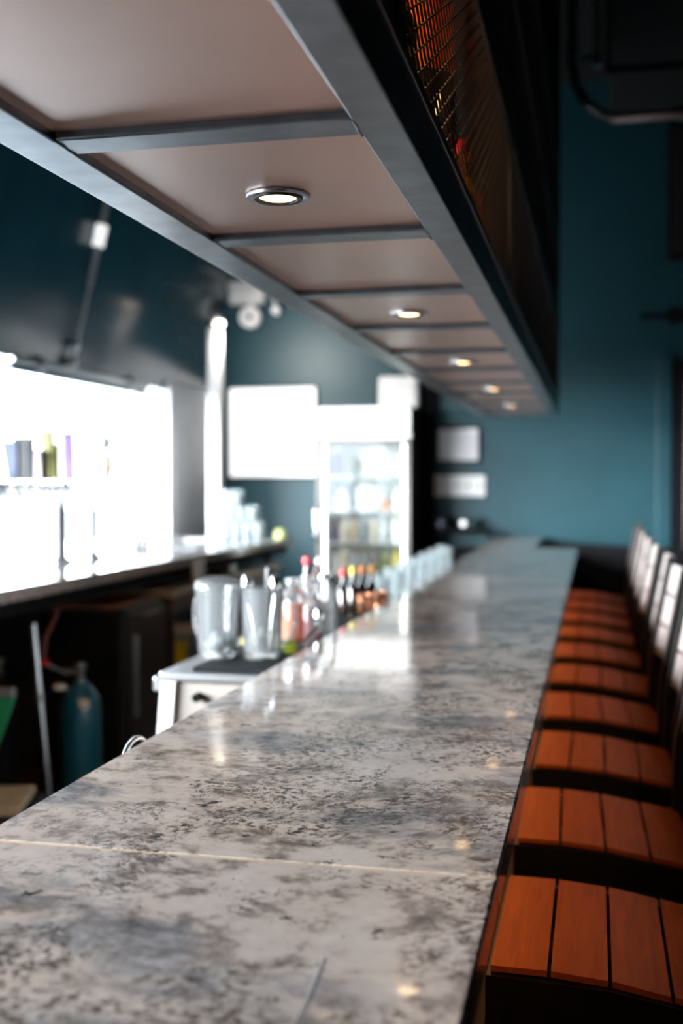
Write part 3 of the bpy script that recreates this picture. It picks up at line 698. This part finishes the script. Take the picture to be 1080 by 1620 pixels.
# side rail above the beam, tiers of expanded metal, posts, and the closed top
def rail(z0, z1, inset=.004):
    for nm, x0, x1 in (('side_rail', XO-.03, XO+inset), ('side_rail', XL-inset, XL+.03)):
        MB().box(x0, x1, YN, YF, z0, z1, .002).build(nm, 'darkwood' if z0 < 2.3 else 'blacksteel', rk)
rail(HB+.091, 2.19)
rail(2.65, 2.79); rail(3.15, 3.27); rail(3.69, 3.76)
MB().box(XL, XO, YN, YF, 3.76, ZC).build('top_casing', 'black', rk)
for z in (2.70, 3.19): MB().box(XL+.03, XO-.03, YN, YF, z, z+.02).build('shelf_board', 'darkwood', rk)
for n in (0, 3, 6, 9, 13):
    for x in (XO-.055, XL):
        MB().box(x, x+.055, ys[n]-.032, ys[n]+.032, 2.19, 3.76, .002).build('post', 'blacksteel', rk)
def diamond(y0, y1, z0, z1, x):
    m = MB(); L, H = .070, .036; ny = max(1, round((y1-y0)/L)); nz = max(1, round((z1-z0)/H)); L = (y1-y0)/ny; H = (z1-z0)/nz
    t, wz = .0019, .0017
    for i in range(ny*2):
        for j in range(nz*2):
            ya, za = y0+i*L/2, z0+j*H/2
            p, q = ((ya, za), (ya+L/2, za+H/2)) if (i+j) % 2 == 0 else ((ya, za+H/2), (ya+L/2, za))
            m.hexa([(x-t, p[0], p[1]-wz), (x+t, p[0], p[1]-wz), (x+t, q[0], q[1]-wz), (x-t, q[0], q[1]-wz)],
                   [(x-t, p[0], p[1]+wz), (x+t, p[0], p[1]+wz), (x+t, q[0], q[1]+wz), (x-t, q[0], q[1]+wz)])
    return m
for (z0, z1) in ((2.19, 2.65), (2.79, 3.15), (3.27, 3.69)):
    for x in (XO-.008, XL+.008):
        p0 = diamond(0, .695, z0, z1, x).build('mesh_panel', 'meshsteel', rk)
        p0.location.y = ys[3]
        for n in range(4, 13):
            c = p0.copy(); COL.objects.link(c); c.parent = rk; c.location.y = ys[n]
        MB().box(x-.004, x+.004, ys[0], ys[3], z0, z1).build('solid_panel', 'darkwood', rk)
tier_div = [ys[n] for n in (3,)]

# recessed lights
dl = empty('downlight', 'x', 'light', (-.545, 1.928, HP-.001), group='recessed lights in the canopy')
MB().lathe([(.037, .0), (.044, -.003), (.052, -.0065), (.0555, -.006), (.0565, -.003), (.056, .0)], n=48).build('trim_ring', 'satin', dl, True)
MB().lathe([(.0335, -.0055), (.0345, -.0075), (.042, -.008), (.0435, -.005), (.0435, -.002), (.0335, .0)], n=48).build('inner_ring', 'blacksteel', dl, True)
MB().lathe([(.0335, -.003), (.028, -.0052), (.015, -.0062), (0, -.0065)], n=36).build('lens', 'lamp', dl, True)
for k, y in enumerate((1.928, 3.342, 4.742, 6.148, 7.515)):
    lab = 'round recessed light glowing warm in the canopy, ' + ('nearest the camera' if k == 0 else f'{ORD[k]} from the camera')
    if k == 0: dl.location.y = y; dl['label'] = lab
    else: dup(dl, (-.545+.0035*k, y, HP-.001), lab)

# bottles in the cage
ZR = HB+.1105
def cage_bottle(body, cap, label, h, r, name='liquor_bottle'):
    return bottle((0, 0, 0), label, cap, body, h, r, True, 'bottles behind the mesh of the rack')
kinds = [
 cage_bottle('amber', 'blackplastic', 'amber liquor bottle behind the wire mesh of the overhead rack', .27, .040),
 cage_bottle('darkglass', 'gold', 'dark bottle with cream label behind the wire mesh of the overhead rack', .28, .038),
 cage_bottle('gold', 'red', 'golden liquor bottle with red cap behind the wire mesh of the overhead rack', .25, .042),
 cage_bottle('glass', 'whitepl', 'clear spirit bottle behind the wire mesh of the overhead rack', .29, .037),
 cage_bottle('redliq', 'blackplastic', 'red liqueur bottle behind the wire mesh of the overhead rack', .24, .040),
]
seq = [0, 1, 2, 0, 3, 1, 4, 0, 2, 1, 0, 3]
used = set(); i = 0
for row, x in enumerate((-.345, -.50)):
    y = 1.72 + row*.09
    while y < 8.4:
        if min(abs(y-ys[n]) for n in (3, 6, 9, 13)) > .085 and not 2.08 < y < 2.56:
            kx = seq[(i*5+row*3) % len(seq)]; b = kinds[kx]
            loc = (x+random.uniform(-.012, .012), y, ZR)
            if kx not in used: b.location = loc; used.add(kx)
            else: dup(b, loc, rz=random.uniform(-1, 1))
            i += 1
        y += random.uniform(.17, .23)
cs = empty('added_rack_fill', 'added warm strip brightening the bottles under the first upper shelf', 'light', (-.66, 0, 2.699))  # added strip, no known fixture; lights the bottles behind the mesh
MB().box(-.02, .02, 1.65, 3.3, -.014, -.001).build('channel', 'satin', cs)
MB().box(-.015, .015, 1.66, 3.29, -.018, -.014).build('diffuser', 'rackfill', cs)
# lantern-like orange box on the first bay and a small lettered card
ob = empty('orange_canister', 'big orange canister nearest the camera in the overhead rack', 'canister', (-.375, 2.40, ZR))
MB().lathe([(0, .25), (.080, .25), (.080, .40), (.070, .43), (0, .435)], n=28).build('body', 'amber', ob, True)
MB().lathe([(0, 0), (.083, 0), (.083, .25), (0, .25)], n=28).build('base', 'black', ob, True)
cdn = empty('label_card', 'cream diamond card with black letter H behind the rack mesh', 'card', (-.295, 2.20, ZR))
MB().box(-.003, .003, -.05, .05, -.05, .05, .001, Matrix.Translation((0, 0, .085)) @ Matrix.Rotation(PI/4, 4, 'X')).build('card', 'cream', cdn)
MB().box(.003, .005, -.022, -.012, .06, .11).box(.003, .005, .012, .022, .06, .11).box(.003, .005, -.012, .012, .080, .090).build('lettering', 'ink', cdn)
MB().box(-.02, .02, -.02, .02, 0, .016).build('stand', 'black', cdn)
# crates on the upper shelves
cr = empty('wooden_crate', 'brown wooden crate stored on the upper shelves of the rack', 'crate', (0, 0, 0), group='crates on the upper shelves of the rack')
m = MB()
for k in range(4): m.box(-.17, .17, -.27, -.255, .01+k*.075, .07+k*.075, .002).box(-.17, .17, .255, .27, .01+k*.075, .07+k*.075, .002).box(.155, .17, -.255, .255, .01+k*.075, .07+k*.075, .002).box(-.17, -.155, -.255, .255, .01+k*.075, .07+k*.075, .002)
m.build('slats', 'brownwood', cr); MB().box(-.16, .16, -.255, .255, 0, .012).build('bottom', 'brownwood', cr)
fst = True
for z in (2.721, 3.211):
    for n in range(3, 13):
        loc = (-.47, ys[n]+.35, z)
        if fst: cr.location = loc; fst = False
        else: dup(cr, loc)

# ------------------------------------------------------------------ back wall things
fg = empty('display_fridge', 'tall glass door drinks fridge with glowing white header', 'fridge', (-2.055, 10.42, 0))
W2 = .435; D0 = -.30; D1 = .36
m = MB().box(-W2, -W2+.05, D0, D1, .08, 2.05).box(W2-.05, W2, D0, D1, .08, 2.05).box(-W2, W2, D1-.03, D1, .08, 2.05).box(-W2, W2, D0, D1, .08, .42).box(-W2, W2, D0, D1, 2.03, 2.27)
m.build('cabinet', 'black', fg)
MB().box(-W2+.05, -W2+.06, D0+.02, D1-.03, .42, 2.03).box(W2-.06, W2-.05, D0+.02, D1-.03, .42, 2.03).box(-W2+.06, W2-.06, D1-.045, D1-.03, .42, 2.03).build('liner', 'whitepl', fg)
MB().box(-W2+.005, W2-.005, D0-.05, D0, 2.04, 2.265, .03).build('header_sign', 'header', fg)
MB().box(-W2-.012, W2+.012, D0-.06, D0+.01, 1.985, 2.035, .008).build('header_ledge', 'whitepl', fg)
dd = MB().box(-W2, -W2+.048, D0-.04, D0-.002, .42, 1.98, .006).box(W2-.04, W2, D0-.04, D0-.002, .42, 1.98, .006).box(-W2+.048, W2-.04, D0-.04, D0-.002, 1.93, 1.98, .004).box(-W2+.048, W2-.04, D0-.04, D0-.002, .42, .5, .004).build('door', 'doorframe', fg)
MB().box(-W2+.048, W2-.04, D0-.024, D0-.018, .5, 1.93).build('glass_pane', 'fridge_glass', dd)
MB().tube([(-W2+.01, D0-.04, 1.05), (-W2+.01, D0-.085, 1.07), (-W2+.01, D0-.085, 1.33), (-W2+.01, D0-.04, 1.35)], .014).build('handle', 'chrome', dd, True)
for x in (-W2+.066, W2-.066): MB().box(x-.006, x+.006, D0+.005, D0+.02, .5, 1.95, .003).build('light_strip', 'fridge_led', fg)
SH = [.74, 1.03, 1.33, 1.64]
for z in SH: MB().box(-W2+.06, W2-.06, D0+.04, D1-.05, z-.014, z, .002).build('shelf', 'whitepl', fg)
o = MB().box(-W2+.08, W2-.08, D0+.01, D0+.05, 1.985, 2.0, .003).build('light_strip', 'fridge_led', fg)
MB().box(-W2, W2, D0-.01, D0, .10, .40, .004).build('grille', 'blackplastic', fg)
FX, FY = -2.055, 10.42
def carton(h, w, mat, cap, label, group, roundp=False):
    t = empty('drink_bottle' if roundp else 'drink_carton', label, 'drink', (0, 0, 0), group=group)
    if roundp: MB().lathe([(0, 0), (w, 0), (w, h*.7), (w*.45, h*.88), (w*.4, h), (0, h)], n=18).build('container', mat, t, True)
    else: MB().box(-w, w, -w, w, 0, h*.82, .003).hexa([(-w, -w, h*.82), (w, -w, h*.82), (w, w, h*.82), (-w, w, h*.82)], [(-w, -.003, h), (w, -.003, h), (w, .003, h), (-w, .003, h)]).build('container', mat, t)
    MB().lathe([(0, 0), (w*.42, 0), (w*.42, .02), (0, .022)], (0, 0, h), 12).build('cap', cap, t, True)
    return t
def fill(shelf, items, zz, grp):
    for k, (x, h, w, mat, cap, nm, rd) in enumerate(items):
        t = carton(h, w, M[mat], M[cap], f'{nm} on the {shelf} shelf of the display fridge', grp, rd); t.location = (FX+x, FY-.12, zz)
fill('bottom', [(-.30, .19, .033, 'whitepl', 'cream', 'white carton at the left', False), (-.215, .22, .036, 'cream', 'cream', 'cream carton second from left', False), (-.12, .21, .034, 'whitepl', 'red', 'white bottle with red cap', True),
     (-.03, .20, .034, 'whitepl', 'lemon', 'white bottle with yellow cap', True), (.06, .21, .034, 'pink', 'lemon', 'pinkish bottle with yellow cap', True), (.16, .19, .034, 'palegreen', 'whitepl', 'pale green carton', False), (.27, .21, .044, 'lemon', 'yellow', 'yellow jug at the right', True)], .74, 'drinks on the lowest visible fridge shelf')
fill('second', [(-.31, .19, .034, 'purple', 'tan', 'dull purple bottle at the left', True), (-.22, .21, .034, 'cream', 'orange', 'cream bottle with orange cap', True), (-.13, .20, .034, 'tan', 'tan', 'tan carton', False), (-.04, .20, .034, 'grey', 'tan', 'grey carton', False),
     (.06, .21, .032, 'cream', 'tan', 'cream carton in the middle', False), (.15, .22, .034, 'whitepl', 'whitepl', 'white bottle second from right', True), (.27, .23, .045, 'whitepl', 'lemon', 'white jug with yellow cap at the right', True)], 1.03, 'drinks on the second fridge shelf')
fill('third', [(-.24, .17, .07, 'whitepl', 'whitepl', 'broad white tub', True), (.0, .24, .09, 'whitepl', 'whitepl', 'big white box', False), (.17, .09, .032, 'orange', 'orange', 'small orange tub', True), (.28, .20, .05, 'whitepl', 'whitepl', 'white jug at the right', True)], 1.33, 'drinks on the third fridge shelf')
fill('top', [(-.30, .24, .06, 'purple', 'whitepl', 'dull purple jug', True), (.04, .22, .075, 'cream', 'cream', 'cream box in the middle', False), (.20, .20, .030, 'whitepl', 'whitepl', 'slim white bottle', True), (.30, .24, .032, 'cream', 'black', 'cream bottle with black cap', True)], 1.64, 'drinks on the top fridge shelf')

def framed(name, x0, x1, z0, z1, mat, fmat, label, cat, fw=.018, dep=.03):
    t = empty(name, label, cat, ((x0+x1)/2, YB-dep-.001, (z0+z1)/2)); a, b = (x1-x0)/2, (z1-z0)/2
    MB().box(-a+fw, a-fw, .004, dep, -b+fw, b-fw, .003).build('panel', mat, t)
    MB().box(-a, a, 0, dep, b-fw, b, .004).box(-a, a, 0, dep, -b, -b+fw, .004).box(-a, -a+fw, 0, dep, -b+fw, b-fw, .004).box(a-fw, a, 0, dep, -b+fw, b-fw, .004).build('frame', fmat, t)
    return t
framed('sign_panel', -3.565, -2.655, 1.625, 2.53, 'sign', 'black', 'large square glossy white sign left of the fridge, window glare as added glow', 'sign', .014)  # panel glow stands in for the window mirrored in a glossy board
wb_ = framed('whiteboard', -1.485, -1.06, 1.77, 2.115, 'board', 'black', 'small whiteboard with dark frame on the teal wall', 'whiteboard', .022)
sw = empty('switch_plate', 'wide white bank of light switches below the whiteboard', 'switch', (-1.277, YB-.021, 1.552))
MB().box(-.265, .265, 0, .02, -.10, .10, .006).build('plate', 'whitepl', sw)
for k in range(5):
    x = -.21+k*.105
    s = MB().box(x-.030, x+.030, -.008, 0, -.07, .07, .004).build('rocker', 'cream' if k == 0 else 'whitepl', sw)
    if k >= 2: MB().box(x-.010, x+.010, -.0095, -.008, -.03, .03, .001).build('mark', 'grey', sw)
nb = empty('wall_box', 'white rounded box on the wall above the fridge corner', 'box', (-1.812, YB-.25, 2.285))
MB().box(-.19, .19, 0, .14, .0, .305, .035).build('cover', 'whitepl', nb); MB().box(-.12, .12, .14, .249, .06, .24, .004).build('bracket', 'black', nb)
o = empty('drain_pipe', 'black vertical cabinet panel beside the fridge', 'panel', (-1.55, 10.72, 0))
o.name = 'tall_panel'; MB().box(-.06, .05, -.04, .075, 0, 2.56, .004).build('board', 'black', o); MB().box(-.07, .06, -.05, .075, 2.56, 2.59, .003).build('cap', 'blackplastic', o)
em = empty('emergency_light', 'white twin headed emergency light high on the back wall', 'emergency light', (-3.30, YB-.002, 3.20))
MB().box(-.24, .12, -.09, 0, .14, .30, .02).build('housing', 'greytrim', em)
MB().box(-.30, .26, -.05, 0, .30, .37, .01).build('conduit_box', 'greytrim', em)
MB().tube([(0, -.09, .10), (0, -.09, .20)], .02).build('neck', 'whitepl', em, True)
rg = MB()
def disc_y(m, r, y0, y1, c):
    m.tube([(c[0], y0, c[1]), (c[0], y1, c[1])], r, 28)
disc_y(rg, .105, -.16, -.08, (0, 0)); rg.build('lamp_head', 'whitepl', em, True)
m = MB(); disc_y(m, .028, -.165, -.16, (0, 0)); m.build('lens', 'black', em, True)
m = MB(); disc_y(m, .04, -.14, -.05, (.26, .06)); m.build('lamp_head', 'whitepl', em, True)
MB().tube([(.26, -.05, .06), (.2, -.04, .22)], .012).build('arm', 'whitepl', em, True)

# black rail, and two canisters at the far end of the bar
rl = empty('hand_rail', 'black bent rail standing at the far end of the bar', 'rail', (-1.30, 10.55, 0))
MB().tube([(-.17, 0, 0), (-.17, 0, 1.08), (-.15, 0, 1.12), (-.11, 0, 1.135), (.28, 0, 1.135), (.34, 0, 1.12), (.375, 0, 1.075), (.38, 0, 1.0), (.38, 0, 0)], .022, 12).build('bent_tube', 'black', rl, True)
MB().box(-.17, .38, -.02, .02, .93, .985, .004).build('lower_bar', 'black', rl)
MB().box(-.15, .36, -.015, .015, 0, .93).build('infill_panel', 'black', rl)
for x, mt, lb in ((-1.40, 'navyblue', 'dark blue canister on the black rail, left one'), (-1.19, 'whitepl', 'black canister with white front on the black rail, right one')):
    c = empty('canister', lb, 'canister', (x, 10.55, 1.158))
    MB().lathe([(0, 0), (.05, 0), (.055, .02), (.055, .08), (.04, .105), (0, .11)], n=20).build('body', 'blackplastic', c, True)
    m = MB(); m.tube([(0, -.06, .045), (0, -.04, .045)], .032, 16); m.build('front_badge', mt, c, True)
bt = empty('booth_bench', 'low black bench seat beyond the far end of the bar', 'bench', (.05, 9.9, 0))
MB().box(-.38, 1.3, .20, .80, 0, .48, .02).build('seat', 'black', bt); m = MB(); m.hexa([(-.48, .05, .0), (1.3, -.35, .0), (1.3, -.25, 0), (-.48, .15, 0)], [(-.48, .05, 1.065), (1.3, -.35, 1.01), (1.3, -.25, 1.01), (-.48, .15, 1.065)]); m.build('backrest', 'black', bt)

# ------------------------------------------------------------------ upper right: ducts, pipes, black boxes
dc = empty('ceiling_duct', 'big black duct under the ceiling at the upper right', 'duct', (0, 0, 0))
MB().box(.10, 1.6, 6.6, 10.0, 4.70, 5.2, .02).build('duct_body', 'ceil', dc)
for y in (7.4, 8.8): MB().box(.06, 1.64, y, y+.06, 4.66, 5.22, .01).build('flange', 'black', dc)
for y in (7.43, 8.83):
    MB().box(.3, .33, y, y+.03, 5.2, ZC).build('hanger', 'blacksteel', dc)
pp = empty('conduit_pipe', 'bent grey pipe hanging from the ceiling right of the rack', 'pipe', (0, 0, 0))
MB().tube([(-.145, 7, ZC), (-.145, 7, 4.1), (-.13, 7, 3.98), (-.06, 7, 3.86), (.02, 7, 3.79), (.10, 7, 3.76), (.5, 7, 3.76), (2.6, 7, 3.76)], .032, 14).build('pipe_run', 'satin', pp, True)
MB().tube([(-.145, 7, 4.14), (-.145, 7, 4.22)], .042, 14).build('coupling', 'satin', pp, True)
MB().tube([(.46, 7, 3.76), (.52, 7, 3.76)], .044, 14).build('coupling', 'satin', pp, True)
p2 = empty('thin_pipe', 'thinner grey pipe beside the bent one near the ceiling', 'pipe', (0, 0, 0))
MB().tube([(.0, 7.1, ZC), (.0, 7.1, 4.2), (.0, 7.1, 4.16)], .016, 10).build('pipe_run', 'satin', p2, True)
MB().lathe([(0, 0), (.03, .01), (.035, .04), (.02, .07), (0, .075)], (0, 7.1, 4.10), 14).build('nozzle', 'satin', p2, True)
MB().box(-.20, .0, 7.08, 7.11, 4.155, 4.175).build('clamp_bar', 'blacksteel', p2)
sp = empty('wall_speaker', 'tall black speaker box high on the teal wall', 'speaker', (.95, YB-.002, 3.60))
MB().box(-.32, .32, -.16, 0, 0, 1.22, .01).build('cabinet', 'black', sp); MB().box(-.28, .28, -.172, -.16, .04, 1.18, .008).build('grille', 'blackplastic', sp)
br = empty('wall_bracket', 'short black bracket jutting from the teal wall', 'bracket', (.60, YB-.002, 3.08))
MB().box(-.20, .30, -.05, 0, 0, .05, .006).build('arm', 'black', br); MB().box(.05, .12, -.03, 0, -.05, .10, .004).build('wall_mount', 'black', br)
